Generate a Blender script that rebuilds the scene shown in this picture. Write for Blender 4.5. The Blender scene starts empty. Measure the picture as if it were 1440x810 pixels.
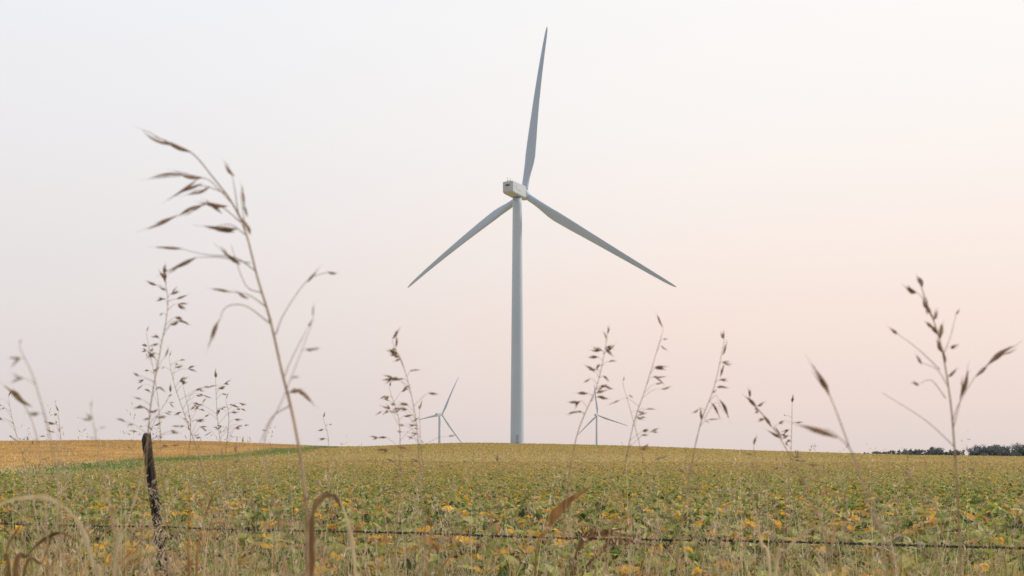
import bpy, math, random
import numpy as np
from mathutils import Vector, Matrix, Euler

random.seed(7)
rng = np.random.default_rng(11)
scene = bpy.context.scene
col = scene.collection
scene.view_settings.view_transform = 'Standard'
scene.view_settings.look = 'None'
scene.view_settings.exposure = 0

EYE = 2.0

# ------------------------------------------------------------------ helpers
def link(ob):
    col.objects.link(ob); return ob

def make_obj(name, me, mat=None, parent=None, loc=None, smooth=False):
    ob = bpy.data.objects.new(name, me)
    if mat and me is not None and len(me.materials) == 0:
        me.materials.append(mat)
    link(ob)
    if loc is not None: ob.location = loc
    if parent: ob.parent = parent
    if smooth and me is not None:
        me.polygons.foreach_set('use_smooth', [True]*len(me.polygons))
    return ob

def empty(name, loc, label, cat, group=None):
    ob = bpy.data.objects.new(name, None)
    ob.empty_display_size = 0.2
    link(ob); ob.location = loc
    ob["label"] = label; ob["category"] = cat
    if group: ob["group"] = group
    return ob

def pymesh(name, v, f):
    me = bpy.data.meshes.new(name)
    me.from_pydata([tuple(p) for p in v], [], f)
    me.update()
    return me

def fastmesh(name, verts, quads, colors=None):
    me = bpy.data.meshes.new(name)
    n = len(verts); m = len(quads)
    me.vertices.add(n)
    me.vertices.foreach_set('co', np.ascontiguousarray(verts, dtype=np.float32).ravel())
    me.loops.add(m*4)
    me.loops.foreach_set('vertex_index', np.ascontiguousarray(quads, dtype=np.int32).ravel())
    me.polygons.add(m)
    me.polygons.foreach_set('loop_start', np.arange(m, dtype=np.int32)*4)
    me.update(calc_edges=True)
    if colors is not None:
        a = me.color_attributes.new('Col', 'FLOAT_COLOR', 'POINT')
        c = np.ones((n, 4), dtype=np.float32); c[:, :3] = colors
        a.data.foreach_set('color', c.ravel())
    return me

def smoothstep(t):
    t = np.clip(t, 0, 1); return t*t*(3-2*t)

# ------------------------------------------------------------------ terrain
_cx = [-900, -400, 0, 150, 300, 420, 510, 570, 650, 727, 850, 950, 1050, 1200, 1440, 1900, 2600]
_cy = [634, 622, 621, 620, 622, 627, 628.5, 625, 622.5, 624, 626.5, 629, 634, 640, 642.5, 643, 642]
CX = (np.array(_cx)-720)/1400*330
CZ = EYE + (640-np.array(_cy))/1400*330 - 0.4
_xs = np.linspace(-500, 560, 400)
_zs = np.interp(_xs, CX, CZ)
_k = np.ones(9)/9
_zs = np.convolve(np.pad(_zs, 4, mode='edge'), _k, mode='valid')
FAR = 1.2
VERGE = 1.0
def ground(x, y):
    x = np.asarray(x, float); y = np.asarray(y, float)
    zc = np.interp(x, _xs, _zs)
    t = np.clip((y-20)/310, 0, 1)
    hill = zc*t**1.3
    fall = np.exp(-(np.clip(y-345, 0, None)/90)**2)
    hill = np.where(y > 345, FAR+(zc-FAR)*fall, hill)
    verge = 0.50*(1-smoothstep((y-7)/26))+(VERGE-.50)*(1-smoothstep((y-5.4)/1.6))
    d2 = (x+100)**2+(y-1430)**2; d3 = (x-160)**2+(y-1846)**2
    val = 24.5*np.exp(-d2/125000)+5.7*np.exp(-d3/125000)
    und = 0.12*np.sin(x*0.05+1)*np.sin(y*0.045)*smoothstep((y-25)/60)
    return hill+verge-val+und

def region(x, y):
    w = 1.5*np.sin(y*0.06)+0.8*np.sin(y*0.21+1)
    return x+40+(y-75)*0.11+w

def gz(x, y): return float(ground(x, y))

# ------------------------------------------------------------------ materials
def nt_new(name):
    m = bpy.data.materials.new(name); m.use_nodes = True
    nt = m.node_tree; nt.nodes.clear()
    out = nt.nodes.new('ShaderNodeOutputMaterial')
    return m, nt, out

def leaf_mat(name, transl=0.35, rough=0.6, scale=9.0, gain=1.0):
    m, nt, out = nt_new(name)
    at = nt.nodes.new('ShaderNodeAttribute'); at.attribute_name = 'Col'
    tc = nt.nodes.new('ShaderNodeTexCoord')
    nz = nt.nodes.new('ShaderNodeTexNoise'); nz.inputs['Scale'].default_value = scale
    nz.inputs['Detail'].default_value = 3
    nt.links.new(tc.outputs['Object'], nz.inputs['Vector'])
    mr = nt.nodes.new('ShaderNodeMapRange')
    mr.inputs['From Min'].default_value = 0.3; mr.inputs['From Max'].default_value = 0.7
    mr.inputs['To Min'].default_value = 0.74*gain; mr.inputs['To Max'].default_value = 1.24*gain
    nt.links.new(nz.outputs['Fac'], mr.inputs['Value'])
    vm = nt.nodes.new('ShaderNodeVectorMath'); vm.operation = 'SCALE'
    nt.links.new(at.outputs['Color'], vm.inputs[0]); nt.links.new(mr.outputs['Result'], vm.inputs['Scale'])
    p = nt.nodes.new('ShaderNodeBsdfPrincipled')
    p.inputs['Roughness'].default_value = rough
    p.inputs['Specular IOR Level'].default_value = 0.18
    nt.links.new(vm.outputs[0], p.inputs['Base Color'])
    t = nt.nodes.new('ShaderNodeBsdfTranslucent')
    nt.links.new(vm.outputs[0], t.inputs['Color'])
    mx = nt.nodes.new('ShaderNodeMixShader'); mx.inputs[0].default_value = transl
    nt.links.new(p.outputs[0], mx.inputs[1]); nt.links.new(t.outputs[0], mx.inputs[2])
    nt.links.new(mx.outputs[0], out.inputs['Surface'])
    return m

def noise_mat(name, ca, cb, scale=20, stretch=(1, 1, 1), rough=0.7, bump=0.0, transl=0.0, metal=0.0, spec=0.4):
    m, nt, out = nt_new(name)
    tc = nt.nodes.new('ShaderNodeTexCoord')
    mp = nt.nodes.new('ShaderNodeMapping'); mp.inputs['Scale'].default_value = stretch
    nt.links.new(tc.outputs['Object'], mp.inputs['Vector'])
    nz = nt.nodes.new('ShaderNodeTexNoise'); nz.inputs['Scale'].default_value = scale
    nz.inputs['Detail'].default_value = 6
    nt.links.new(mp.outputs[0], nz.inputs['Vector'])
    cr = nt.nodes.new('ShaderNodeValToRGB')
    cr.color_ramp.elements[0].position = 0.35; cr.color_ramp.elements[0].color = (*ca, 1)
    cr.color_ramp.elements[1].position = 0.66; cr.color_ramp.elements[1].color = (*cb, 1)
    nt.links.new(nz.outputs['Fac'], cr.inputs['Fac'])
    p = nt.nodes.new('ShaderNodeBsdfPrincipled')
    p.inputs['Roughness'].default_value = rough; p.inputs['Metallic'].default_value = metal
    p.inputs['Specular IOR Level'].default_value = spec
    nt.links.new(cr.outputs['Color'], p.inputs['Base Color'])
    if bump > 0:
        b = nt.nodes.new('ShaderNodeBump'); b.inputs['Strength'].default_value = bump
        b.inputs['Distance'].default_value = 0.01
        nt.links.new(nz.outputs['Fac'], b.inputs['Height']); nt.links.new(b.outputs[0], p.inputs['Normal'])
    if transl > 0:
        t = nt.nodes.new('ShaderNodeBsdfTranslucent'); nt.links.new(cr.outputs['Color'], t.inputs['Color'])
        mx = nt.nodes.new('ShaderNodeMixShader'); mx.inputs[0].default_value = transl
        nt.links.new(p.outputs[0], mx.inputs[1]); nt.links.new(t.outputs[0], mx.inputs[2])
        nt.links.new(mx.outputs[0], out.inputs['Surface'])
    else:
        nt.links.new(p.outputs[0], out.inputs['Surface'])
    return m

M_crop = leaf_mat('crop_leaf', 0.42, 0.5, 7)
M_far = leaf_mat('far_crop', 0.3, 0.8, 0.12)
M_tree = leaf_mat('tree_leaf', 0.1, 0.8, 0.3)
M_grass = leaf_mat('grass_blade', 0.4, 0.6, 12)
M_stem = noise_mat('straw_stem', (0.54, 0.39, 0.25), (0.76, 0.59, 0.41), 40, rough=0.6, transl=0.4, spec=.2)
M_spike = noise_mat('seed_husk', (0.42, 0.28, 0.18), (0.76, 0.56, 0.40), 120, rough=0.7, transl=0.5, spec=.2)
M_dry = noise_mat('dry_leaf', (0.32, 0.15, 0.05), (0.62, 0.36, 0.14), 35, (1, 1, 0.3), transl=0.35, spec=.2)
M_brown = noise_mat('brown_leaf', (0.15, 0.08, 0.035), (0.40, 0.24, 0.12), 45, (1, 1, 0.3), transl=0.3, spec=.2)
M_pale = noise_mat('pale_dry_leaf', (0.66, 0.50, 0.27), (0.82, 0.68, 0.45), 30, (1, 1, 0.3), transl=0.4, spec=.2)
M_wood = noise_mat('weathered_wood', (0.010, 0.008, 0.007), (0.085, 0.062, 0.050), 22, (3.5, 3.5, 0.35), 0.9, bump=0.8)
M_woodtop = noise_mat('cut_wood', (0.20, 0.13, 0.08), (0.42, 0.30, 0.20), 60, (1, 1, 1), 0.9, bump=0.4)
M_wire = noise_mat('galvanised_wire', (0.03, 0.027, 0.027), (0.09, 0.08, 0.078), 30, rough=0.55, metal=0.4)
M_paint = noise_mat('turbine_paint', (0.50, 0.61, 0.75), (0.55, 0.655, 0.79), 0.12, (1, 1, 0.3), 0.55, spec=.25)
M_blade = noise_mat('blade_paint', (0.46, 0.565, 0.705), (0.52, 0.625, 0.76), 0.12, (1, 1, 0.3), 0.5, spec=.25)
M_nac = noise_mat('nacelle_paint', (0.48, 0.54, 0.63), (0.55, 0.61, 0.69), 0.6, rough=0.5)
M_door = noise_mat('door_paint', (0.36, 0.42, 0.47), (0.42, 0.47, 0.52), 2, rough=0.5)
M_dark = noise_mat('dark_vent', (0.10, 0.11, 0.12), (0.16, 0.17, 0.18), 3, rough=0.7)
M_conc = noise_mat('concrete', (0.30, 0.29, 0.27), (0.42, 0.40, 0.37), 2, rough=0.9, bump=0.3)

# ------------------------------------------------------------------ ground sheet
def build_ground():
    ys = np.concatenate([np.linspace(-300, -10, 12), np.linspace(-8, 30, 90), np.linspace(31, 120, 70),
                         np.linspace(122, 420, 110), np.geomspace(430, 9000, 70)])
    us = np.linspace(-1, 1, 241); us = np.sign(us)*np.abs(us)**1.8
    Y, U = np.meshgrid(ys, us, indexing='ij')
    X = U*(330+1.5*np.clip(Y, 0, None))
    Z = ground(X, Y)
    v = np.stack([X, Y, Z], -1).reshape(-1, 3)
    nr, nc = Y.shape
    i = np.arange(nr-1)[:, None]*nc+np.arange(nc-1)[None, :]
    q = np.stack([i, i+1, i+nc+1, i+nc], -1).reshape(-1, 4)
    x, y = v[:, 0], v[:, 1]
    r = region(x, y)
    shaded_soil = np.array([0.085, 0.075, 0.03]); tan = np.array([0.49, 0.38, 0.17])  # near soil painted darker, so gaps between the bean leaves look shaded
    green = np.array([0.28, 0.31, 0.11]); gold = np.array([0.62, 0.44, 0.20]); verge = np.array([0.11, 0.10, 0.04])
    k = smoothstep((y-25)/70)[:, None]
    c = shaded_soil*(1-k)+tan*k
    c = np.where((y < 6.2)[:, None], verge, c)
    c = np.where(((r > 0) & (r < 11) & (y > 55))[:, None], green, c)
    c = np.where(((r <= 0) & (y > 55))[:, None], gold, c)
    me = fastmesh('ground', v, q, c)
    m, nt, out = nt_new('earth_and_stubble')
    at = nt.nodes.new('ShaderNodeAttribute'); at.attribute_name = 'Col'
    tc = nt.nodes.new('ShaderNodeTexCoord')
    n1 = nt.nodes.new('ShaderNodeTexNoise'); n1.inputs['Scale'].default_value = 3; n1.inputs['Detail'].default_value = 10
    nt.links.new(tc.outputs['Object'], n1.inputs['Vector'])
    mr = nt.nodes.new('ShaderNodeMapRange')
    mr.inputs['From Min'].default_value = 0.3; mr.inputs['From Max'].default_value = 0.7
    mr.inputs['To Min'].default_value = 0.6; mr.inputs['To Max'].default_value = 1.35
    nt.links.new(n1.outputs['Fac'], mr.inputs['Value'])
    vm = nt.nodes.new('ShaderNodeVectorMath'); vm.operation = 'SCALE'
    nt.links.new(at.outputs['Color'], vm.inputs[0]); nt.links.new(mr.outputs['Result'], vm.inputs['Scale'])
    p = nt.nodes.new('ShaderNodeBsdfPrincipled'); p.inputs['Roughness'].default_value = 0.95
    p.inputs['Specular IOR Level'].default_value = 0.1
    b = nt.nodes.new('ShaderNodeBump'); b.inputs['Strength'].default_value = 0.6; b.inputs['Distance'].default_value = 0.05
    nt.links.new(n1.outputs['Fac'], b.inputs['Height']); nt.links.new(b.outputs[0], p.inputs['Normal'])
    nt.links.new(vm.outputs[0], p.inputs['Base Color']); nt.links.new(p.outputs[0], out.inputs['Surface'])
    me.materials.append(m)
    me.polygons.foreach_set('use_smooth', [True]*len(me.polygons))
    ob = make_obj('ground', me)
    ob["kind"] = "structure"; ob["label"] = "gently rolling farmland rising to a low crest"; ob["category"] = "ground"
build_ground()

# ------------------------------------------------------------------ leaf clouds
def leaf_cloud(pos, L, W, az, pitch, roll, colors, fold=0.18):
    n = len(pos)
    a = np.stack([np.cos(az)*np.cos(pitch), np.sin(az)*np.cos(pitch), np.sin(pitch)], -1)
    s0 = np.stack([-np.sin(az), np.cos(az), np.zeros(n)], -1)
    n0 = np.cross(a, s0)
    s = s0*np.cos(roll)[:, None]+n0*np.sin(roll)[:, None]
    nn = np.cross(a, s)
    L = L[:, None]; W = W[:, None]
    P = np.empty((n, 6, 3))
    P[:, 0] = pos
    P[:, 1] = pos+a*L*.28+s*W*.5+nn*W*fold
    P[:, 2] = pos+a*L*.68+s*W*.36+nn*W*fold*.6-nn*L*.03
    P[:, 3] = pos+a*L-nn*L*.12
    P[:, 4] = pos+a*L*.68-s*W*.36+nn*W*fold*.6-nn*L*.03
    P[:, 5] = pos+a*L*.28-s*W*.5+nn*W*fold
    base = np.arange(n)[:, None]*6
    q = np.concatenate([base+np.array([0, 1, 2, 3]), base+np.array([0, 3, 4, 5])], 0)
    c = np.repeat(colors[:, None, :], 6, 1)
    return P.reshape(-1, 3), q, c.reshape(-1, 3)

def fbm(x, y, s):
    return (np.sin(x*s+1.3*np.sin(y*s*.7))*np.cos(y*s*1.1+.9*np.sin(x*s*1.3)) +
            .5*np.sin(x*s*2.3+y*s*1.9+2)+.4*np.cos(x*s*4.1-y*s*3.7+1))/1.9

def pick(n, table, weights, var=.25):
    w = np.asarray(weights, float)
    if w.ndim == 1: w = np.repeat(w[None], n, 0)
    w = w/w.sum(1, keepdims=True)
    cw = np.cumsum(w, 1); r = rng.random(n)[:, None]
    idx = (r > cw).sum(1).clip(0, len(table)-1)
    c = np.array(table)[idx]
    return c*(1-var+2*var*rng.random(n))[:, None]

def sample_xy(n, y0, y1, power=1.0):
    t = rng.random(n)
    e = 1.0+power
    y = (y0**e+t*(y1**e-y0**e))**(1/e)
    x = (rng.random(n)*2-1)*(0.60*y+3)
    return x, y

SOY = [(0.21, 0.27, 0.055), (0.35, 0.40, 0.10), (0.55, 0.53, 0.17), (0.92, 0.54, 0.05), (0.62, 0.36, 0.12), (0.09, 0.12, 0.03)]

def soy_near():
    N = 44000
    x, y = sample_xy(N, 6.0, 38, 0.25)
    hum = fbm(x, y, 1.5)
    h = 0.64+0.18*hum+0.09*fbm(x, y, 4.5)
    h = h*(.6+.4*smoothstep((y-5.8)/1.5))
    z = ground(x, y)+h*(1-0.75*rng.random(N)**2.0)
    ylw = np.clip(1.0+1.5*fbm(x+5, y, 0.6)-0.2*hum, 0.12, 2.8)
    near = smoothstep((26-y)/16)
    w = np.stack([2.0+.6*near, np.full(N, 3.4), np.full(N, 2.2), 1.5*ylw, 0.9*ylw, .4+.9*near], 1)
    cc = pick(N, SOY, w)
    P, A, C, LL, PI = [], [], [], [], []
    az = rng.random(N)*2*np.pi; pi = rng.normal(-0.12, 0.5, N)
    size = rng.uniform(0.10, 0.185, N)*(1-.25*smoothstep((y-14)/20))
    for k in (-1, 0, 1):
        P.append(np.stack([x, y, z], -1)); A.append(az+k*1.25+rng.normal(0, .2, N)); C.append(cc*(0.9+.2*rng.random(N))[:, None])
        LL.append(size*(1.05 if k == 0 else .92)); PI.append(pi+rng.normal(0, .25, N))
    P = np.concatenate(P); A = np.concatenate(A); C = np.concatenate(C); LL = np.concatenate(LL); PI = np.concatenate(PI)
    return leaf_cloud(P, LL, LL*.72, A, PI, rng.normal(0, .5, len(P)), C)

def far_colors(x, y, n):
    k = smoothstep((y-28)/60)
    big = fbm(x, y*.35, 0.05); mid = fbm(x+30, y*.6, .16)
    g = (.6*big+.5*mid).clip(0)
    w = np.stack([1.5*(1-k)+.10+1.1*g, 2.4*(1-k)+.45+1.6*g, 2.2*(1-k)+.9, .9*(1-k)+.20*k,
                  .6+.2*k, np.full(n, .25)*(1-k)+.03, 4.0*k+.5, 2.6*k+.4], 1)
    tab = SOY+[(0.60, 0.45, 0.20), (0.48, 0.37, 0.15)]
    return pick(n, tab, w, .16)

def soy_rest():
    out = []
    N = 230000
    x, y = sample_xy(N, 26, 100, 0.5)
    r = region(x, y)+rng.normal(0, 1.6, N); m = (r > 11) | (y < 58)
    x, y = x[m], y[m]; n = len(x)
    z = ground(x, y)+(0.5+.13*fbm(x, y, 1.2)+.05*np.sin((x*.94+y*.34)*8.2))*(1-.5*rng.random(n)**2)
    L = (0.12+0.0010*(y-30))*rng.uniform(.6, 1.3, n)
    out.append(leaf_cloud(np.stack([x, y, z], -1), L, L*.75, rng.random(n)*6.283, rng.normal(0, .38, n), rng.normal(0, .5, n), far_colors(x, y, n)))
    N = 250000
    x, y = sample_xy(N, 95, 345, 0.6)
    r = region(x, y)+rng.normal(0, 2.0, N); m = r > 11
    x, y = x[m], y[m]; n = len(x)
    z = ground(x, y)+.42*(1-.45*rng.random(n)**2)
    L = (0.18+0.0010*(y-95))*rng.uniform(.6, 1.3, n)
    out.append(leaf_cloud(np.stack([x, y, z], -1), L, L*.75, rng.random(n)*6.283, rng.normal(0, .32, n), rng.normal(0, .5, n), far_colors(x, y, n)))
    return out

def join_clouds(cl):
    vs, qs, cs = [], [], []; o = 0
    for v, q, c in cl:
        vs.append(v); qs.append(q+o); cs.append(c); o += len(v)
    return np.concatenate(vs), np.concatenate(qs), np.concatenate(cs)

def stuff(name, cl, mat, label, cat):
    v, q, c = join_clouds(cl)
    me = fastmesh(name, v, q, c)
    ob = make_obj(name, me, mat)
    ob["kind"] = "stuff"; ob["label"] = label; ob["category"] = cat
    return ob

stuff('soybean_crop', [soy_near()]+soy_rest(), M_crop, "green soybean crop with yellowing leaves covering the field", "crop")

def band(n, y0, y1, lo, hi, H, table, w, Lr):
    y = rng.uniform(y0**1.6, y1**1.6, n)**(1/1.6)
    x = -(rng.random(n)*(0.60*y+3))
    r = region(x, y)+rng.normal(0, 1.6, n); m = (r > lo) & (r < hi)
    x, y = x[m], y[m]; k = len(x)
    z = ground(x, y)+H*(1-.5*rng.random(k)**2)
    L = (Lr[0]+Lr[1]*y/300)*rng.uniform(.6, 1.3, k)
    return leaf_cloud(np.stack([x, y, z], -1), L, L*.45, rng.random(k)*6.283, rng.normal(.9, .35, k), rng.normal(0, .6, k), pick(k, table, w, .15))
stuff('ripe_grain', [band(230000, 58, 345, -400, 0, .5, [(0.70, .48, .21), (.64, .42, .17), (.74, .54, .27), (.52, .35, .15)], [3, 3, 2, 1], (.11, .26))],
      M_far, "golden ripe grain crop on the rise beside soybeans", "crop")
stuff('grass_strip', [band(200000, 56, 345, -0.5, 11.5, .3, [(0.24, .32, .10), (.31, .38, .13), (.20, .27, .09), (.52, .45, .20)], [3, 3, 2, 1.5], (.12, .26))],
      M_far, "green grassed strip between two crop fields", "grass")

# ------------------------------------------------------------------ verge grass
def ribbons(x, y, H, W, az, bend, c0, c1, K=6):
    n = len(x); t = np.linspace(0, 1, K)[None, :]
    z0 = ground(x, y)-.02
    dx = np.cos(az)[:, None]; dy = np.sin(az)[:, None]
    off = bend[:, None]*H[:, None]*t**2.2
    zz = H[:, None]*(t-.45*np.abs(bend[:, None])*t**3)
    cx = x[:, None]+dx*off; cy = y[:, None]+dy*off; cz = z0[:, None]+zz
    wa = rng.random(n)*np.pi
    w = W[:, None]*np.clip(1-t**2.5, .06, 1)*.5
    sx = np.cos(wa)[:, None]; sy = np.sin(wa)[:, None]*.5
    V = np.empty((n, K, 2, 3))
    V[:, :, 0, 0] = cx-sx*w; V[:, :, 0, 1] = cy-sy*w; V[:, :, 0, 2] = cz
    V[:, :, 1, 0] = cx+sx*w; V[:, :, 1, 1] = cy+sy*w; V[:, :, 1, 2] = cz
    b = np.arange(n)[:, None]*(2*K); q = []
    for k in range(K-1):
        q.append(b+np.array([2*k, 2*k+1, 2*k+3, 2*k+2]))
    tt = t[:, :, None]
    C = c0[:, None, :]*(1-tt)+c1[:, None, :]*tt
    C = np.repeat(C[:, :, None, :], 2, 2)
    return (V.reshape(-1, 3), np.concatenate(q, 0), C.reshape(-1, 3)), (cx, cy, cz)

GR = [(0.22, .29, .06), (.36, .40, .11), (.70, .51, .23), (.82, .64, .34), (.46, .23, .07)]
def verge():
    cl = []
    def lr(x, y): return smoothstep((-x/y-.05)/.35), smoothstep((x/y-.15)/.3)
    def postgap(x, y):   # trampled patch around the post
        s = np.exp(-((x/y+.352)/.018)**2)*(y < 5.6)
        return 1-.45*s
    n = 9500
    y = rng.uniform(1.3, 6.4, n); x = (rng.random(n)*2-1)*(.60*y+.6)
    leftness, rightness = lr(x, y)
    clump = fbm(x*2, y*2, 1.2)
    H = (0.22+.52*rng.random(n)**1.5)*(0.72+.55*leftness+.35*rightness+.50*clump)*postgap(x, y)
    H = np.minimum(H, .60+.06*y)
    W = rng.uniform(.0035, .011, n)
    w = np.stack([3.2+0*x, 2.4+0*x, 1.2+1.8*leftness+1.1*rightness, .9+1.8*leftness+1.1*rightness, .6+1.0*leftness], 1)
    c = pick(n, GR, w)
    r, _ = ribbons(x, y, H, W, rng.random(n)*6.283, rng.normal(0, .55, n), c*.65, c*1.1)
    cl.append(r)
    for n, tall in ((950, 0), (800, 1)):
        y = rng.uniform(1.8, 6.8, n) if not tall else rng.uniform(2.0, 6.5, n)
        x = (rng.random(n)*2-1)*(.60*y+.6)
        if tall:
            tg = rng.choice([-.48, -.42, -.38, -.33, -.30, -.26, -.22, -.12, -.09, -.04, .06, .12, .20, .26, .31, .38, .45], n)
            x = (tg+rng.normal(0, .05, n))*y
        lf, rt = lr(x, y)
        if not tall:
            H = np.minimum(rng.uniform(.42, 1.0, n)+.10*lf, .80+.035*y+.12*rng.random(n))*postgap(x, y)
            c = pick(n, [(.76, .58, .33), (.86, .70, .45), (.60, .38, .19), (.52, .50, .20)], [3, 3, 1.5, 1.2])
        else:
            H = .88+(.010+.060*rng.random(n)**1.6*(.6+.8*lf+.2*rt))*y*1.0
            H = H*postgap(x, y)
            c = pick(n, [(.76, .59, .40), (.84, .69, .49), (.62, .43, .28)], [3, 3, 2])
        az = np.where(rng.random(n) < .5, 0, np.pi)+rng.normal(0, .7, n)
        r, (cx, cy, cz) = ribbons(x, y, H, rng.uniform(.0018, .0038, n), az, rng.normal(0, .36, n), c, c, K=9)
        cl.append(r)
        for k in (5, 6, 7, 8):
            for j in range(5):
                f = rng.random(n)
                kk = min(k, 7)
                px = cx[:, kk]*(1-f)+cx[:, kk+1]*f; py = cy[:, kk]*(1-f)+cy[:, kk+1]*f; pz = cz[:, kk]*(1-f)+cz[:, kk+1]*f
                a = rng.random(n)*6.283
                e = rng.uniform(0, .012+.016*tall, n)
                pos = np.stack([px+np.cos(a)*e, py+np.sin(a)*e, pz], -1)
                L = rng.uniform(.010, .022, n)
                cl.append(leaf_cloud(pos, L, L*.26, a, rng.normal(.9, .4, n), rng.random(n)*3, c*rng.uniform(.65, 1.05, n)[:, None]))
    n = 420
    y = rng.uniform(2.2, 6.6, n); x = (rng.random(n)*2-1)*(.60*y+.4)
    c = pick(n, [(.72, .50, .22), (.58, .31, .10), (.42, .20, .07), (.82, .64, .36)], [2, 2, 1, 2])
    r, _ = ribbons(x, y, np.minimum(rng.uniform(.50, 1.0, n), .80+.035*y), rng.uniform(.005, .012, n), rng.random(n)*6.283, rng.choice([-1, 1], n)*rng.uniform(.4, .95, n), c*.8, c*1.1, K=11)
    cl.append(r)
    return cl
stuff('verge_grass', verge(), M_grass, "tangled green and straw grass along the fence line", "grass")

# ------------------------------------------------------------------ tube / stalk tools
def catmull(pts, sub=6):
    P = np.array(pts, float)
    if len(P) < 3:
        t = np.linspace(0, 1, sub+1)[:, None]
        return P[0]*(1-t)+P[-1]*t
    Q = np.vstack([2*P[0]-P[1], P, 2*P[-1]-P[-2]])
    out = []
    for i in range(1, len(Q)-2):
        for k in range(sub):
            t = k/sub
            out.append(.5*((2*Q[i])+(-Q[i-1]+Q[i+1])*t+(2*Q[i-1]-5*Q[i]+4*Q[i+1]-Q[i+2])*t*t+(-Q[i-1]+3*Q[i]-3*Q[i+1]+Q[i+2])*t**3))
    out.append(P[-1]); return np.array(out)

class MB:
    def __init__(s): s.v = []; s.f = []
    def tube(s, pts, rad, sides=6, flat=1.0):
        pts = np.array(pts, float); n = len(pts)
        T = np.gradient(pts, axis=0); T /= (np.linalg.norm(T, axis=1)[:, None]+1e-12)
        ref = np.array([0.13, 1, .07]) if abs(T[n//2][1]) < .9 else np.array([1., 0, 0])
        b = len(s.v)
        for i in range(n):
            a = np.cross(T[i], ref); a /= np.linalg.norm(a); c = np.cross(a, T[i])
            for k in range(sides):
                w = 2*math.pi*k/sides
                s.v.append(pts[i]+rad[i]*(math.cos(w)*a+flat*math.sin(w)*c))
        for i in range(n-1):
            for k in range(sides):
                k2 = (k+1) % sides
                s.f.append((b+i*sides+k, b+i*sides+k2, b+(i+1)*sides+k2, b+(i+1)*sides+k))
        s.f.append(tuple(b+k for k in range(sides))[::-1])
        s.f.append(tuple(b+(n-1)*sides+k for k in range(sides)))
    def ribbon(s, pts, wid, twist=0.6):
        pts = np.array(pts, float); n = len(pts); b = len(s.v)
        T = np.gradient(pts, axis=0); T /= (np.linalg.norm(T, axis=1)[:, None]+1e-12)
        for i in range(n):
            a = np.cross(T[i], np.array([0, 1., 0])); a /= (np.linalg.norm(a)+1e-9); c = np.cross(a, T[i])
            w = twist*math.sin(i/n*3)+.35*math.sin(i*.45)
            d = a*math.cos(w)+c*math.sin(w); g = c*math.cos(w)-a*math.sin(w)
            ww = wid[i]*(1+.14*math.sin(i*1.7))
            s.v += [pts[i]-d*ww*.5, pts[i]+g*ww*.22, pts[i]+d*ww*.5]
        for i in range(n-1):
            o = b+i*3
            s.f += [(o, o+1, o+4, o+3), (o+1, o+2, o+5, o+4)]
    def spikelet(s, p, q, w):
        p = np.array(p); q = np.array(q); t = np.linspace(0, 1, 7)
        w = w*random.uniform(.65, 1.05); q = p+(q-p)*random.uniform(.85, 1.1)
        prof = np.array([.15, .6, 1, .9, .6, .28, .05])
        mid = np.array([random.uniform(-.1, .1), random.uniform(-.1, .1), random.uniform(-.1, .1)])*np.linalg.norm(q-p)
        pts = [p+(q-p)*k+mid*math.sin(k*3.14) for k in t]
        s.tube(pts, prof*w*.5, 6, .6)
        d = (q-p)
        for k in (.15, .35, .55):
            sd = np.array([random.uniform(-1, 1), random.uniform(-1, 1), random.uniform(-1, 1)])*w*.6
            a = p+d*k
            s.tube([a, a+d*.2+sd*.7, a+d*.48+sd], [w*.08, w*.14, w*.02], 4)
        s.tube([q-d*.05, q+d*.3], [w*.05, w*.02], 3)
    def mesh(s, name, origin):
        o = np.array(origin)
        return pymesh(name, [p-o for p in s.v], s.f)

def S(x, y, d, dep=0.0):
    """point of a plant that stands about d metres off, from its sideways and upward sight tangents (per 1400)"""
    D = d+dep
    return np.array([(x-720)/1400*D, D, EYE+(640-y)/1400*D])

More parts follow.
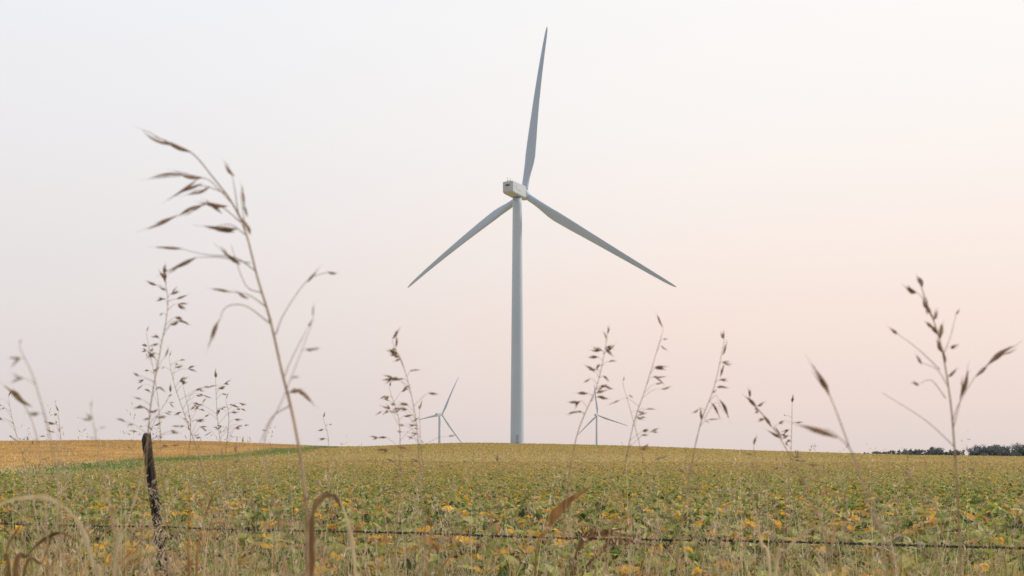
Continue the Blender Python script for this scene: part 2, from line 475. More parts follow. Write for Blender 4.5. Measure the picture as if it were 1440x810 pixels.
GRP = "tall wild grass stalks along the fence"
stalk_no = [0]
def stalk(stem, d, branches=(), spikes=(), leaves=(), r=1.6, sw=7.0, label=None, auto=None, pale=False):
    stalk_no[0] += 1
    u = d/1400
    dep = lambda yy: 0.05*math.sin((yy+stalk_no[0]*70)*.006)*d
    pts = [S(x, y, d, dep(y)) for x, y in stem]
    p0 = pts[0]
    slope = (p0[0]-pts[1][0])/max(.01, pts[1][2]-p0[2])*.35
    g = gz(p0[0], p0[1])
    hgt = p0[2]-g
    base = np.array([p0[0]+slope*hgt, p0[1], g-.02])
    midp = np.array([p0[0]+slope*hgt*.55, p0[1], p0[2]-hgt*.5])
    cur = catmull([base, midp]+pts, 8)
    nn = len(cur)
    rad = np.linspace(r*u*.95, r*u*.26, nn)
    mb = MB(); sh = MB()
    cut = int(nn*.66)
    mb.tube(cur[:cut+1], rad[:cut+1], 6)
    sh.tube(cur[cut:], rad[cut:]*.99, 6)
    for k in (nn//4, nn//2):
        c = cur[k]; t = cur[k+1]-cur[k]; t /= np.linalg.norm(t)
        mb.tube([c-t*3*u, c, c+t*3*u], [rad[k]*1.0, rad[k]*1.4, rad[k]*1.0], 6)
    for br in branches:
        bp = [S(x, y, d, dep(y)+random.uniform(-.012, .012)*i) for i, (x, y) in enumerate(br)]
        bc = catmull(bp, 5)
        sh.tube(bc, np.linspace(r*u*.30, r*u*.13, len(bc)), 5)
    later = []
    for s in spikes:
        x1, y1, x2, y2 = s[:4]; w = (s[4] if len(s) > 4 else sw)*.85
        q = random.uniform(-.01, .01)
        later.append((S(x1, y1, d, dep(y1)), S(x2, y2, d, dep(y2)+q), w*u))
    if auto:
        f, nb, spread, sl, side = auto
        vis = cur[16:]
        i0 = int(len(vis)*(1-f))
        for b in range(nb):
            t = b/(nb-1) if nb > 1 else 1
            i = min(len(vis)-1, int(i0+(len(vis)-1-i0)*t))
            sd = side if (side and random.random() < .75) else random.choice([-1, 1])
            Lb = spread*u*(1-.72*t)*random.uniform(.35, 1.3)
            p = vis[i]; th = random.uniform(.3, 1.15)
            dy = random.uniform(-.6, .6)
            v = np.array([sd*math.sin(th), dy, math.cos(th)])
            droop = np.array([sd*.5, dy, -.75])
            q = p+v*Lb*.6; e = q+(v*.45+droop*random.uniform(.1, .5))*Lb*.6
            if t > .93: q = p+np.array([0, 0, sl*u*.3]); e = q
            bc = catmull([p, q, e] if t <= .93 else [p, q, q+np.array([0, 0, 1e-3])], 4)
            sh.tube(bc, np.linspace(r*u*.24, r*u*.10, len(bc)), 4)
            for j in range(random.choice([1, 1, 2, 3])):
                k = bc[random.choice([-1, -1, len(bc)//2, 2*len(bc)//3])]
                dirv = (bc[-1]-bc[-3]); dirv = dirv/(np.linalg.norm(dirv)+1e-9)
                dirv = dirv*.8+np.array([random.uniform(-.35, .35), random.uniform(-.4, .4), random.uniform(-.45, .35)])
                dirv /= np.linalg.norm(dirv)
                ll = sl*u*random.uniform(.5, 1.25)
                later.append((k, k+dirv*ll, sw*u*random.uniform(.5, .85)))
    nst = len(sh.f)
    for a, b, w in later: sh.spikelet(a, b, w)
    lf = MB()
    for L in leaves:
        w, lp = L[0], L[1]
        c = catmull([S(x, y, d, dep(y)+.02*i*d/2) for i, (x, y) in enumerate(lp)], 9)
        tt = np.linspace(0, 1, len(c))
        lf.ribbon(c, w*u*np.clip(np.minimum(.6+2*tt, (1-tt)**.6*1.15), .05, 1), .6)
    e = empty('grass_stalk', base, label or "dry grass stalk with an open drooping seed head", "grass stalk", GRP)
    make_obj('stem', mb.mesh('stem', base), M_stem, e, smooth=True)
    me = sh.mesh('seed_head', base)
    me.materials.append(M_stem); me.materials.append(M_stem if pale else M_spike)
    for p in me.polygons:
        if p.index >= nst: p.material_index = 1
    make_obj('seed_head', me, None, e, smooth=True)
    if lf.v: make_obj('leaf_blade', lf.mesh('leaf_blade', base), M_brown, e)
    return e

# --- the big drooping stalk
stalk([(432, 810), (430, 700), (415, 600), (396, 520), (380, 450), (362, 390), (345, 325), (325, 283), (300, 250), (272, 217), (240, 200)], 1.4,
      branches=[[(330, 290), (300, 258), (285, 250), (262, 247)], [(318, 272), (290, 262), (272, 262)], [(338, 312), (310, 290), (285, 288), (255, 302)],
                [(345, 330), (325, 316), (305, 318)], [(358, 380), (330, 362), (290, 358), (255, 350)], [(352, 370), (310, 362), (275, 362)],
                [(345, 325), (342, 300), (338, 270)], [(335, 300), (330, 265), (326, 245)], [(368, 412), (345, 400), (325, 345)],
                [(375, 432), (350, 415), (325, 410)], [(380, 455), (345, 430), (318, 432), (308, 452)], [(388, 470), (400, 440), (432, 395), (462, 382)],
                [(398, 535), (410, 505), (432, 462)], [(408, 570), (380, 590), (360, 640)], [(404, 555), (412, 548), (420, 552)]],
      spikes=[(250, 205, 198, 182, 7), (268, 214, 232, 198, 7), (262, 247, 206, 252, 7), (288, 250, 245, 240, 6), (278, 252, 240, 278, 8), (296, 262, 258, 275, 6), (285, 258, 252, 272, 7),
              (250, 302, 204, 322, 7), (288, 288, 246, 306, 8), (320, 290, 282, 284, 8), (312, 300, 290, 284, 6),
              (334, 322, 288, 318, 9), (330, 326, 300, 322, 6), (258, 350, 218, 348, 5), (276, 362, 230, 384, 7), (338, 372, 310, 350, 8),
              (352, 330, 336, 300, 7), (344, 290, 338, 258, 6), (330, 248, 314, 226, 7), (348, 305, 340, 280, 6), (326, 411, 300, 406, 5), (350, 420, 330, 408, 5),
              (308, 450, 295, 484, 8), (432, 397, 448, 378, 7), (460, 383, 473, 384, 6), (434, 460, 440, 448, 5), (412, 546, 442, 570, 8), (408, 552, 424, 548, 7)],
      leaves=[(13, [(440, 900), (436, 780), (440, 722), (455, 698), (472, 700), (482, 720)])],
      r=2.9, sw=7, label="tall arching brown grass stalk with drooping spikelets")
# --- big right stalk
stalk([(1352, 810), (1347, 700), (1343, 640), (1336, 560), (1322, 480), (1303, 425), (1292, 392)], 1.6,
      branches=[[(1326, 500), (1336, 475), (1345, 440)], [(1340, 590), (1350, 565), (1375, 525), (1396, 508)], [(1341, 600), (1349, 570), (1352, 545)],
                [(1322, 520), (1290, 490), (1252, 462)], [(1342, 628), (1300, 590), (1240, 552)], [(1334, 545), (1318, 520), (1296, 510)], [(1310, 445), (1298, 420), (1285, 408)],
                [(1330, 560), (1310, 535), (1292, 540)]],
      spikes=[(1288, 412, 1270, 401, 8), (1296, 405, 1290, 388, 8), (1304, 436, 1298, 415, 7), (1300, 428, 1310, 446, 8), (1318, 470, 1308, 455, 7), (1322, 476, 1326, 455, 8),
              (1324, 495, 1318, 475, 7), (1330, 510, 1326, 490, 7), (1388, 514, 1434, 482, 8), (1372, 530, 1390, 512, 6), (1350, 560, 1360, 520, 9), (1344, 442, 1350, 434, 4),
              (1262, 470, 1250, 460, 5), (1296, 512, 1290, 500, 5), (1337, 490, 1346, 484, 6), (1333, 530, 1345, 520, 6), (1292, 542, 1282, 536, 5), (1312, 450, 1318, 436, 6), (1312, 462, 1300, 452, 6)],
      r=2.1, sw=7, label="tan grass stalk with forked branches and plump spikelets")
# --- left stalks beside the post
stalk([(196, 810), (205, 660), (212, 570), (226, 490), (236, 430), (231, 388)], 2.0, auto=(.80, 30, 44, 14, 0), r=1.5, sw=4.6, label="upright dry grass stalk with ragged seed head")
stalk([(300, 760), (285, 660), (262, 590), (245, 540), (238, 505)], 2.6, auto=(.55, 12, 44, 12, 1), r=1.0, sw=3.5)
stalk([(250, 760), (262, 660), (268, 600), (258, 545)], 3.2, auto=(.5, 10, 48, 11, 0), r=.9, sw=3.3)
stalk([(330, 760), (314, 650), (306, 590), (303, 535)], 3.2, auto=(.6, 12, 44, 11, 0), r=.9, sw=3.3)
stalk([(320, 740), (318, 640), (322, 590), (318, 565)], 3.6, auto=(.6, 9, 40, 10, 0), r=.9, sw=3.2)
stalk([(236, 780), (228, 660), (222, 560), (206, 470)], 2.6, auto=(.6, 13, 38, 12, -1), r=1.0, sw=3.5)
stalk([(180, 790), (192, 680), (214, 600), (240, 555)], 3.0, auto=(.6, 9, 40, 11, 0), r=.9, sw=3.2, pale=True)
# --- far left
stalk([(90, 790), (75, 640), (50, 540), (28, 490)], 1.05, auto=(.5, 4, 26, 18, -1), r=2.0, sw=4.5, pale=True, label="pale straw stalk leaning with soft plumes")
stalk([(70, 800), (60, 660), (40, 580), (6, 542)], 1.3, spikes=[(45, 572, 4, 540, 8), (30, 560, 12, 548, 7)], r=1.6, sw=7, pale=True)
stalk([(60, 790), (40, 670), (20, 600), (12, 562)], 2.8, auto=(.6, 9, 44, 12, 0), r=1.0, sw=3.4)
stalk([(100, 790), (92, 690), (86, 620), (82, 582)], 3.0, auto=(.5, 7, 44, 11, -1), r=1.0, sw=3.4)
stalk([(165, 800), (150, 690), (136, 620), (128, 578)], 1.2, auto=(.35, 4, 20, 15, 0), r=1.8, sw=4, pale=True, label="pale straw stalk with a narrow seed head")
stalk([(480, 760), (462, 690), (462, 620), (455, 590)], 3.4, auto=(.5, 6, 20, 10, 0), r=.9, sw=3.2, pale=True)
stalk([(400, 790), (384, 700), (372, 620), (398, 560), (440, 452)], 1.3, auto=(.2, 3, 14, 16, 1), r=1.5, sw=4, pale=True)
# --- centre-left
stalk([(600, 800), (592, 690), (586, 600), (572, 530), (552, 482)], 2.1, auto=(.62, 20, 52, 15, -1), r=1.2, sw=4.8, label="dry grass stalk with wide one-sided spikelets")
stalk([(556, 790), (560, 690), (562, 600), (548, 548)], 2.8, auto=(.5, 10, 44, 13, -1), r=1.0, sw=3.8)
stalk([(596, 790), (600, 700), (592, 630), (590, 580)], 2.8, auto=(.5, 7, 26, 12, -1), r=.9, sw=3.2, pale=True)
# --- centre-right
stalk([(790, 800), (798, 690), (812, 610), (840, 540), (854, 474)], 2.2, auto=(.42, 20, 22, 15, 0), r=1.2, sw=4.8, label="upright dry grass stalk with a dense seed head")
stalk([(850, 800), (872, 690), (890, 600), (908, 545), (932, 466)], 2.2, auto=(.62, 15, 38, 15, 1), r=1.1, sw=3.8, label="leaning grass stalk with sparse open seed head")
stalk([(930, 800), (916, 700), (898, 620), (876, 540)], 2.4, auto=(.5, 7, 24, 12, 1), r=.9, sw=3.0, pale=True)
stalk([(952, 800), (966, 690), (984, 600), (1004, 545), (1018, 482)], 2.0, auto=(.5, 6, 24, 16, 1), branches=[[(990, 590), (1006, 566), (1018, 580)], [(996, 566), (1008, 556), (1012, 575)]],
      spikes=[(1012, 562, 1025, 590, 5), (1000, 566, 1012, 588, 5), (986, 590, 984, 572, 5), (1016, 500, 1022, 478, 4), (1013, 530, 1018, 510, 4), (1008, 545, 1024, 545, 5)], r=1.3, sw=4)
stalk([(1170, 800), (1140, 700), (1105, 630), (1078, 590), (1054, 564)], 1.9, auto=(.35, 5, 18, 14, 0), spikes=[(1064, 574, 1046, 556, 6), (1084, 600, 1070, 580, 6), (1096, 616, 1080, 606, 6), (1100, 618, 1090, 600, 5)], r=1.3, sw=4.6)
stalk([(1100, 800), (1106, 700), (1112, 640), (1114, 570)], 2.8, auto=(.6, 13, 30, 12, 0), r=1.1, sw=3.6)
stalk([(1250, 830), (1218, 700), (1184, 600), (1162, 545), (1150, 525)], 1.25, spikes=[(1166, 556, 1136, 504, 8)], r=1.8, label="grass stalk ending in a single slender spike")
stalk([(1260, 840), (1230, 720), (1200, 640), (1176, 612), (1160, 602)], 1.15, spikes=[(1178, 616, 1124, 598, 10)], r=1.7, pale=False, label="bent grass stalk with a drooping single spike")
stalk([(1180, 800), (1190, 700), (1150, 660), (1120, 648)], 2.6, auto=(.5, 5, 30, 12, -1), r=.9, sw=3.4, pale=True)
stalk([(1320, 820), (1308, 740), (1290, 690), (1276, 650)], 1.7, auto=(.5, 6, 26, 14, -1), r=1.2, sw=4, pale=True)
stalk([(990, 810), (975, 740), (968, 690), (964, 640)], 2.8, auto=(.5, 6, 20, 11, 0), r=.9, sw=3.4, pale=True)
stalk([(700, 820), (690, 750), (694, 690), (700, 652)], 3.4, auto=(.5, 6, 18, 10, 0), r=.9, sw=3.2, pale=True)
stalk([(1060, 820), (1072, 740), (1068, 680), (1060, 630)], 2.4, auto=(.5, 7, 24, 11, 0), r=1.0, sw=3.4, pale=True)
stalk([(1420, 830), (1400, 740), (1378, 690), (1362, 640)], 2.0, auto=(.4, 6, 22, 12, 0), r=1.0, sw=3.6, pale=True)
stalk([(560, 820), (540, 750), (548, 690), (566, 640)], 2.4, auto=(.5, 7, 22, 11, 1), r=1.0, sw=3.4, pale=True)
stalk([(350, 820), (360, 740), (350, 680), (332, 640)], 1.9, auto=(.5, 6, 24, 12, -1), r=1.1, sw=3.8, pale=True)

# --- dry leaf plants in the verge
def leaf_plant(d, leaves, mat, label):
    x0, y0 = leaves[0][1][0]
    p0 = S(x0, y0, d)
    base = np.array([p0[0], p0[1], gz(p0[0], p0[1])-.02])
    e = empty('grass_tuft', base, label, "grass tuft", "dry grass tufts in the verge")
    for w, lp in leaves:
        pts = [base+np.array([0.0, 0, 0])]+[S(x, y, d, .02*i) for i, (x, y) in enumerate(lp)]
        c = catmull(pts, 9); tt = np.linspace(0, 1, len(c))
        if w >= 12: prof = np.clip(np.minimum(.18+2.6*np.clip(tt-.3, 0, 1), (1-tt)**.7*1.9), .05, 1)
        else: prof = np.clip(np.minimum(.5+1.6*tt, (1-tt)**.5*1.15), .05, 1)
        lf = MB(); lf.ribbon(c, w*d/1400*prof, .6)
        make_obj('leaf_blade', lf.mesh('leaf_blade', base), mat, e)
leaf_plant(1.2, [(11, [(140, 900), (132, 800), (110, 735), (70, 702), (20, 702), (-20, 716)])], M_pale, "pale dry grass leaf arching over")
leaf_plant(1.5, [(9, [(506, 900), (500, 800), (490, 740), (478, 706), (466, 700)])], M_pale, "pale straw leaf bending at the tip")
leaf_plant(2.4, [(5, [(266, 830), (264, 760), (267, 712), (264, 672)]), (4, [(275, 830), (285, 740), (304, 690), (322, 680)])], M_dry, "brown dry grass tuft with stiff leaves")
leaf_plant(2.4, [(6, [(160, 820), (180, 735), (196, 680), (204, 636)])], M_pale, "pale straw leaf blade standing beside the post")
leaf_plant(2.6, [(15, [(752, 815), (768, 745), (796, 708), (832, 684)])], M_dry, "reddish brown dry grass leaf curving up")
leaf_plant(4.1, [(14, [(800, 830), (822, 758), (852, 750), (905, 757)]), (12, [(806, 830), (815, 768), (836, 752), (884, 742)]), (12, [(812, 830), (850, 770), (880, 762), (925, 768)])], M_brown, "curled brown dry leaves lying over wire")
leaf_plant(3.4, [(5, [(596, 850), (606, 760), (603, 712)]), (4, [(604, 850), (640, 770), (654, 740)])], M_dry, "brown dry grass tuft with narrow leaves")
leaf_plant(2.2, [(6, [(1090, 830), (1110, 770), (1150, 740), (1170, 752)]), (5, [(1084, 830), (1070, 760), (1060, 700)])], M_pale, "pale dry grass tuft with arching leaf")
leaf_plant(2.0, [(8, [(20, 840), (40, 780), (80, 750), (110, 762)]), (7, [(14, 840), (8, 780), (30, 735)]), (6, [(30, 840), (60, 790), (75, 745)])], M_brown, "brown dry grass tuft with bent leaves")

# ------------------------------------------------------------------ fence
def build_fence():
    px, py = -1.945, 5.5
    root = empty('wire_fence', (px+.09, py, gz(px, py)), "barbed wire fence with a weathered wooden post", "fence")
    O = np.array(root.location)
    def post(x, y, lean, top, seed):
        rs = random.Random(seed)
        z0 = gz(x, y)-.2; n = 26; sides = 16
        v = []; f = []
        ph = [rs.uniform(0, 6) for _ in range(6)]
        for i in range(n):
            t = i/(n-1); z = z0+(top-z0)*t
            cx = x+lean*(top-z)+.0025*math.sin(z*6+ph[0]); cy = y+.003*math.sin(z*5+ph[1])
            for k in range(sides):
                w = 2*math.pi*k/sides
                r = .0255*(1+.08*math.sin(2*w+ph[2]+z)+.09*math.sin(5*w+ph[3])+.05*math.sin(9*w+z*9+ph[4])+.03*rs.uniform(-1, 1))
                r *= 1+.10*(1-t)
                zz = z
                if i >= n-2: zz += .020*math.cos(w+.4)+.008*math.sin(3*w)
                v.append((cx+r*math.cos(w), cy+r*math.sin(w), zz))
        for i in range(n-1):
            for k in range(sides):
                k2 = (k+1) % sides
                f.append((i*sides+k, i*sides+k2, (i+1)*sides+k2, (i+1)*sides+k))
        v.append((x+.002*math.sin(top*6), y, top-.004)); c = len(v)-1
        nb = len(f)
        for k in range(sides): f.append(((n-1)*sides+k, (n-1)*sides+(k+1) % sides, c))
        me = pymesh('post', [np.array(p)-O for p in v], f)
        me.materials.append(M_wood); me.materials.append(M_woodtop)
        for p in me.polygons:
            p.use_smooth = True
            if p.index >= nb: p.material_index = 1
        ob = make_obj('post', me, None, root); ob["label"] = "weathered dark wooden post with a split top"
    post(px-.08, py, .145, 2.105, 3)
    post(4.6, 3.45, -.02, 2.05, 5)
    ends = [np.array([-5.5, 6.62, 1.60]), np.array([-1.93, 5.465, 1.607]), np.array([4.6, 3.42, 1.635])]
    mb = MB()
    def wp(s):
        if s < 1: a, b, t = ends[0], ends[1], s
        else: a, b, t = ends[1], ends[2], s-1
        L = np.linalg.norm(b-a)
        p = a+(b-a)*t
        p = p.copy(); p[2] -= .012*4*t*(1-t)*(L/6)+.003*math.sin(t*23)
        return p
    N1 = 1500
    ss = np.linspace(0, 2, N1)
    base = np.array([wp(s) for s in ss])
    T = np.gradient(base, axis=0); T /= np.linalg.norm(T, axis=1)[:, None]
    arc = np.concatenate([[0], np.cumsum(np.linalg.norm(np.diff(base, axis=0), axis=1))])
    up = np.array([0, 0, 1.]); sd = np.cross(T, up); sd /= np.linalg.norm(sd, axis=1)[:, None]
    for ph in (0, math.pi):
        w = arc/.075*2*math.pi+ph
        pts = base+.0033*(np.cos(w)[:, None]*up+np.sin(w)[:, None]*sd)
        mb.tube(pts, np.full(N1, .0029), 5)
    a = .05
    while a < arc[-1]:
        i = int(np.searchsorted(arc, a)); i = min(i, N1-1)
        c = base[i]; t = T[i]
        w = np.linspace(0, 2*math.pi*2.2, 18)
        pts = np.array([c+t*(k/18-.5)*.016+.0072*(math.cos(q)*up+math.sin(q)*sd[i]) for k, q in enumerate(w)])
        mb.tube(pts, np.full(18, .0018), 4)
        for q in (random.uniform(0, 6.28), random.uniform(0, 6.28), random.uniform(0, 6.28), random.uniform(0, 6.28)):
            dv = math.cos(q)*up+math.sin(q)*sd[i]+t*random.uniform(-.4, .4)
            mb.tube([c+dv*.004, c+dv*.024], [.0018, .0006], 4)
        a += .125
    make_obj('barbed_wire', mb.mesh('barbed_wire', O), M_wire, root, smooth=True)
build_fence()

# ------------------------------------------------------------------ turbines
R = 60.2
HUBZ = 84.0; TOWERH = 81.6
def tower_mesh():
    v = []; f = []; n = 40; S_ = 48
    hs = [i/(n-1)*TOWERH for i in range(n)]
    for z in hs:
        t = z/TOWERH; r = 2.28-(2.28-1.50)*t**1.05
        for k in range(S_):
            w = 2*math.pi*k/S_; v.append((r*math.cos(w), r*math.sin(w), z))
    for i in range(len(hs)-1):
        for k in range(S_):
            k2 = (k+1) % S_; f.append((i*S_+k, i*S_+k2, (i+1)*S_+k2, (i+1)*S_+k))
    f.append(tuple((len(hs)-1)*S_+k for k in range(S_)))
    return pymesh('tower', v, f)
def rings_mesh(name, rings):
    v = []; f = []; S_ = len(rings[0])
    for r in rings: v += r
    for i in range(len(rings)-1):
        for k in range(S_):
            k2 = (k+1) % S_; f.append((i*S_+k, i*S_+k2, (i+1)*S_+k2, (i+1)*S_+k))
    f.append(tuple(range(S_))[::-1]); f.append(tuple((len(rings)-1)*S_+k for k in range(S_)))
    return pymesh(name, v, f)
def blade_mesh():
    tt = [.015, .04, .07, .10, .14, .18, .22, .27, .33, .40, .48, .56, .64, .72, .80, .87, .93, .97, .99, 1.0]
    ch = np.interp(tt, [0, .05, .10, .15, .21, .30, .45, .65, .85, .95, .985, 1], [2.2, 2.2, 2.35, 2.8, 3.4, 3.2, 2.55, 1.9, 1.3, .95, .6, .12])
    th = np.interp(tt, [0, .05, .12, .2, .35, 1], [1, 1, .62, .38, .26, .17])
    tw = np.interp(tt, [0, .2, .5, 1], [16, 13, 5, 0])
    rings = []
    for t, c, h, w in zip(tt, ch, th, tw):
        ring = []; circ = np.interp(t, [0, .05, .17], [1, 1, 0])
        for k in range(28):
            a = 2*math.pi*k/28
            xc, yc = .5*math.cos(a), .5*math.sin(a)
            s = (1+math.cos(a))/2
            yt = 5*h*(.2969*math.sqrt(s)-.1260*s-.3516*s*s+.2843*s**3-.1036*s**4)
            xa = -.3+s; ya = yt*(1 if math.sin(a) >= 0 else -1)*(.75 if math.sin(a) < 0 else 1.1)
            x = (xc*circ+xa*(1-circ))*c; y = (yc*circ+ya*(1-circ))*c
            wr = math.radians(w)
            X = x*math.cos(wr)-y*math.sin(wr); Y = x*math.sin(wr)+y*math.cos(wr)
            ring.append((X, Y+4.2*t**2.4, t*R))
        rings.append(ring)
    return rings_mesh('blade', rings)
def nacelle_mesh():
    rings = []
    secs = [(-7.2, 1.55, 1.45, .25), (-7.0, 1.85, 1.80, .35), (-6.0, 1.98, 1.98, .4), (0, 2.05, 2.05, .4), (2.6, 2.0, 2.0, .5), (3.3, 1.7, 1.7, .8), (3.5, 1.35, 1.35, 1.0)]
    for y, hx, hz, rr in secs:
        ring = []
        for cxs, czs, a0 in ((1, 1, 0), (-1, 1, 90), (-1, -1, 180), (1, -1, 270)):
            for k in range(5):
                a = math.radians(a0+k*22.5)
                ring.append((cxs*(hx-rr)+rr*math.cos(a), y, czs*(hz-rr)+rr*math.sin(a)+(.0)))
        rings.append(ring)
    return rings_mesh('nacelle', rings)
def box(mb, c, s):
    x, y, z = c; a, b, h = s[0]/2, s[1]/2, s[2]/2; o = len(mb.v)
    for dx, dy, dz in ((-a, -b, -h), (a, -b, -h), (a, b, -h), (-a, b, -h), (-a, -b, h), (a, -b, h), (a, b, h), (-a, b, h)):
        mb.v.append(np.array((x+dx, y+dy, z+dz)))
    for q in ((0, 3, 2, 1), (4, 5, 6, 7), (0, 1, 5, 4), (1, 2, 6, 5), (2, 3, 7, 6), (3, 0, 4, 7)): mb.f.append(tuple(o+i for i in q))
def hub_mesh():
    rings = []
    for y, r in ((-1.9, 1.3), (-1.7, 1.75), (-.8, 1.9), (.4, 1.85), (1.3, 1.5), (2.0, .95), (2.4, .4), (2.5, .05)):
        rings.append([(r*math.cos(2*math.pi*k/32), y, r*math.sin(2*math.pi*k/32)) for k in range(32)])
    return rings_mesh('rotor_hub', rings)
ME_T, ME_B, ME_N, ME_H = tower_mesh(), blade_mesh(), nacelle_mesh(), hub_mesh()
for m in (ME_T, ME_B, ME_H): m.polygons.foreach_set('use_smooth', [True]*len(m.polygons))
vent = MB(); box(vent, (0.0, -7.24, .5), (1.4, .10, .5))
for i in range(3): box(vent, (0, -7.33, .34+.16*i), (1.3, .08, .05))
ME_V = vent.mesh('vent', (0, 0, 0))
mast = MB(); mast.tube([(-.6, -6.2, 1.95), (-.6, -6.2, 3.1)], [.06, .04], 6); mast.tube([(.5, -6.2, 1.95), (.5, -6.2, 2.7)], [.06, .04], 6)
box(mast, (-.6, -6.2, 3.1), (.35, .1, .1)); box(mast, (-.05, -6.2, 2.2), (1.3, .08, .08)); box(mast, (.5, -6.2, 2.75), (.15, .25, .15))
ME_M = mast.mesh('mast', (0, 0, 0))
hatch = MB(); box(hatch, (2.04, -3.0, .2), (.08, 3.2, 1.5)); box(hatch, (0, -4, 2.06), (1.6, 2.4, .16)); 
ME_P = hatch.mesh('hatch', (0, 0, 0))
door = MB(); box(door, (-.0, -2.27, 2.3), (.9, .10, 2.0)); box(door, (0, -2.75, .9), (1.2, 1.0, .1))
ME_D = door.mesh('door', (0, 0, 0))
fnd = MB(); fnd.tube([(0, 0, -.6), (0, 0, .22), (0, 0, .3)], [3.1, 3.1, 2.9], 40); ME_F = fnd.mesh('foundation', (0, 0, 0))

def turbine(x, y, yaw, alpha, label, first=False):
    z = gz(x, y)
    e = empty('wind_turbine', (x, y, z), label, "wind turbine", "wind turbines on the farmland")
    make_obj('tower', ME_T, M_paint, e)
    make_obj('foundation', ME_F, M_conc, e)
    make_obj('door', ME_D, M_door, e)
    tilt = math.radians(1.5)
    rot = Matrix.Rotation(-math.radians(yaw), 4, 'Z') @ Matrix.Rotation(tilt, 4, 'X')
    nm = Matrix.Translation((0, 0, HUBZ)) @ rot
    n = make_obj('nacelle', ME_N, M_nac, e); n.matrix_local = nm
    make_obj('vent', ME_V, M_dark, n); make_obj('mast', ME_M, M_dark, n); make_obj('hatch', ME_P, M_nac, n)
    h = make_obj('rotor_hub', ME_H, M_blade, e)
    h.matrix_local = nm @ Matrix.Translation((0, 5.4, 0))
    for i in range(3):
        b = make_obj('blade', ME_B, M_blade, h)
        b.matrix_local = Matrix.Rotation(math.radians(alpha+120*i), 4, 'Y') @ Matrix.Rotation(math.radians(-6.5), 4, 'X')
    return e
turbine(1.75, 330, 26, 4.0, "tall white three-bladed wind turbine standing on the field crest")
turbine((622-726)/1400*1430+2, 1430, 40, 24, "distant white wind turbine behind the ridge, seen obliquely")
turbine((839-720)/1400*1846, 1846, 25, -10, "distant white wind turbine behind the ridge, facing away")

# ------------------------------------------------------------------ far tree line
def tree_line():
    cl = []; trunks = MB()
    specs = []
    x = 316.
    prof_x = [316, 330, 345, 362, 375, 388, 394, 400, 415, 430, 460, 540, 640]
    prof_h = [3.4, 4.6, 5.6, 8.0, 8.6, 6.5, 4.6, 5.8, 8.5, 10.5, 11.5, 11.8, 9.5]
    while x < 640:
        h = float(np.interp(x, prof_x, prof_h))*random.uniform(.7, 1.12)
        specs.append((x, 900+random.uniform(-25, 25), h)); x += random.uniform(1.0, 2.4)
    for x, y, h in specs:
        g = gz(x, y)
        trunks.tube([(x, y, g-.3), (x+.1, y, g+h*.35)], [.22, .1], 6)
        for c in range(9):
            cx = x+random.uniform(-.5, .5)*h; cy = y+random.uniform(-.4, .4)*h; cz = g+h*(random.uniform(.02, .8) if c > 2 else random.uniform(0, .25)); rr = h*random.uniform(.15, .27)
            n = 55
            dvec = rng.normal(size=(n, 3)); dvec /= np.linalg.norm(dvec, axis=1)[:, None]
            p = np.array([cx, cy, cz])+dvec*rr*rng.uniform(.3, 1.1, n)[:, None]
            L = rng.uniform(.6, 1.3, n)
            cc = pick(n, [(.22, .255, .26), (.26, .295, .29), (.19, .225, .235)], [1, 1, 1], .1)  # distance haze mixed into the leaf colours as a paler blue-green grey
            cl.append(leaf_cloud(p, L, L*.8, rng.random(n)*6.28, rng.normal(0, .7, n), rng.normal(0, .8, n), cc))
    v, q, c = join_clouds(cl)
    tv = np.array(trunks.v); tf = [f for f in trunks.f if len(f) == 4]
    v2 = np.concatenate([v, tv]); q2 = np.concatenate([q, np.array(tf)+len(v)]); c2 = np.concatenate([c, np.tile([.16, .16, .15], (len(tv), 1))])
    me = fastmesh('far_trees', v2, q2, c2)
    ob = make_obj('far_trees', me, M_tree); ob["kind"] = "stuff"; ob["label"] = "dark row of far-off trees on the horizon"; ob["category"] = "trees"
tree_line()

# ------------------------------------------------------------------ sky and sun
SUN_EL, SUN_AZ = math.radians(34), math.radians(66)   # azimuth clockwise from +Y
w = bpy.data.worlds.new("World"); scene.world = w; w.use_nodes = True
nt = w.node_tree; nt.nodes.clear()
out = nt.nodes.new('ShaderNodeOutputWorld')
tc = nt.nodes.new('ShaderNodeTexCoord')
sep = nt.nodes.new('ShaderNodeSeparateXYZ'); nt.links.new(tc.outputs['Generated'], sep.inputs[0])
def srgb(r, g, b):
    f = lambda c: (c/255/12.92) if c/255 <= .04045 else ((c/255+.055)/1.055)**2.4
    return (f(r), f(g), f(b), 1)
def ramp(stops):
    r = nt.nodes.new('ShaderNodeValToRGB'); cr = r.color_ramp
    cr.elements[0].position = stops[0][0]; cr.elements[0].color = stops[0][1]
    cr.elements[1].position = stops[-1][0]; cr.elements[1].color = stops[-1][1]
    for p, c in stops[1:-1]:
        e = cr.elements.new(p); e.color = c
    nt.links.new(sep.outputs['Z'], r.inputs['Fac']); return r
rl = ramp([(0, srgb(223, 214, 212)), (.06, srgb(228, 219, 217)), (.16, srgb(235, 229, 228)), (.26, srgb(240, 237, 238)), (.40, srgb(244, 245, 249)), (.75, srgb(200, 210, 226)), (1, srgb(176, 192, 216))])
rr_ = ramp([(0, srgb(231, 215, 211)), (.05, srgb(240, 222, 215)), (.13, srgb(250, 230, 220)), (.20, srgb(253, 239, 231)), (.30, srgb(254, 248, 244)), (.42, srgb(255, 253, 251)), (.75, srgb(214, 218, 228)), (1, srgb(176, 192, 216))])
mrx = nt.nodes.new('ShaderNodeMapRange'); mrx.interpolation_type = 'SMOOTHSTEP'
mrx.inputs['From Min'].default_value = -.48; mrx.inputs['From Max'].default_value = .28
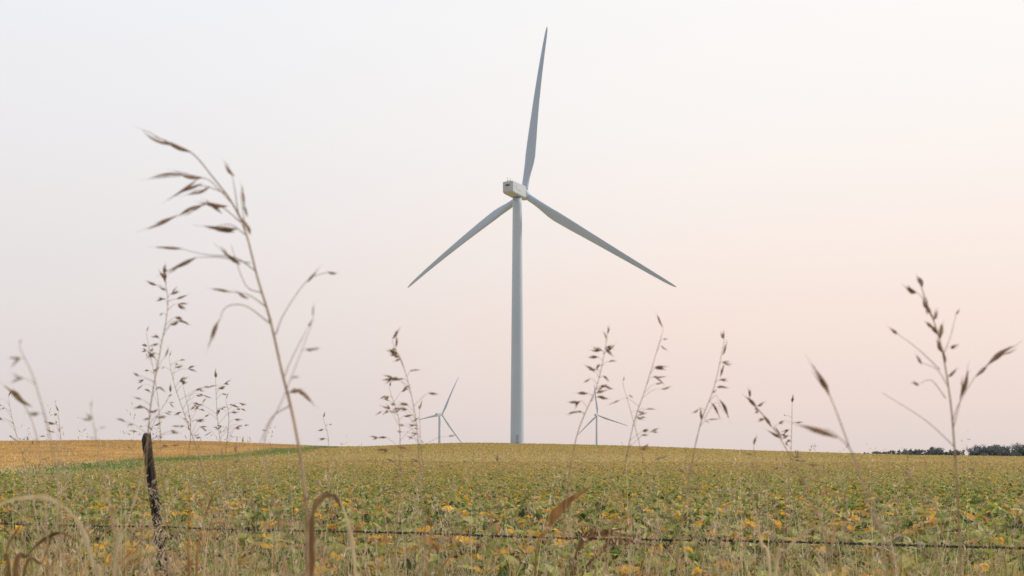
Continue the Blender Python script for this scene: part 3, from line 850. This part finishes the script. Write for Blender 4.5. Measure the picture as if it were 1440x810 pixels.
nt.links.new(sep.outputs['X'], mrx.inputs['Value'])
mix = nt.nodes.new('ShaderNodeMix'); mix.data_type = 'RGBA'
nt.links.new(mrx.outputs['Result'], mix.inputs['Factor'])
nt.links.new(rl.outputs['Color'], mix.inputs[6]); nt.links.new(rr_.outputs['Color'], mix.inputs[7])
mry = nt.nodes.new('ShaderNodeMapRange'); mry.interpolation_type = 'SMOOTHSTEP'
mry.inputs['From Min'].default_value = -.9; mry.inputs['From Max'].default_value = .70
mry.inputs['To Min'].default_value = .70; mry.inputs['To Max'].default_value = 1.0
nt.links.new(sep.outputs['Y'], mry.inputs['Value'])
haze = nt.nodes.new('ShaderNodeBackground')
nt.links.new(mix.outputs[2], haze.inputs['Color']); nt.links.new(mry.outputs['Result'], haze.inputs['Strength'])
sky = nt.nodes.new('ShaderNodeTexSky'); sky.sky_type = 'NISHITA'; sky.sun_disc = False
sky.sun_elevation = SUN_EL; sky.sun_rotation = SUN_AZ; sky.dust_density = 6; sky.air_density = 1.0
bg = nt.nodes.new('ShaderNodeBackground'); bg.inputs['Strength'].default_value = 0.10
nt.links.new(sky.outputs[0], bg.inputs['Color'])
mxs = nt.nodes.new('ShaderNodeMixShader'); mxs.inputs[0].default_value = 0.95
nt.links.new(bg.outputs[0], mxs.inputs[1]); nt.links.new(haze.outputs[0], mxs.inputs[2])
nt.links.new(mxs.outputs[0], out.inputs['Surface'])

sl = bpy.data.lights.new('sun', 'SUN'); sl.energy = 2.3; sl.angle = math.radians(10); sl.color = (1, .91, .78)
so = link(bpy.data.objects.new('sun', sl))
dv = Vector((math.sin(SUN_AZ)*math.cos(SUN_EL), math.cos(SUN_AZ)*math.cos(SUN_EL), math.sin(SUN_EL)))
so.rotation_euler = (-dv).to_track_quat('-Z', 'Y').to_euler()

# ------------------------------------------------------------------ camera
cd = bpy.data.cameras.new('camera'); cam = link(bpy.data.objects.new('camera', cd))
cam.location = (0, 0, EYE); cam.rotation_euler = (math.radians(90), 0, 0)
cd.lens = 35; cd.sensor_width = 36; cd.shift_y = 235/1440
cd.clip_start = .05; cd.clip_end = 20000
cd.dof.use_dof = True; cd.dof.focus_distance = 12; cd.dof.aperture_fstop = 6.5
scene.camera = cam
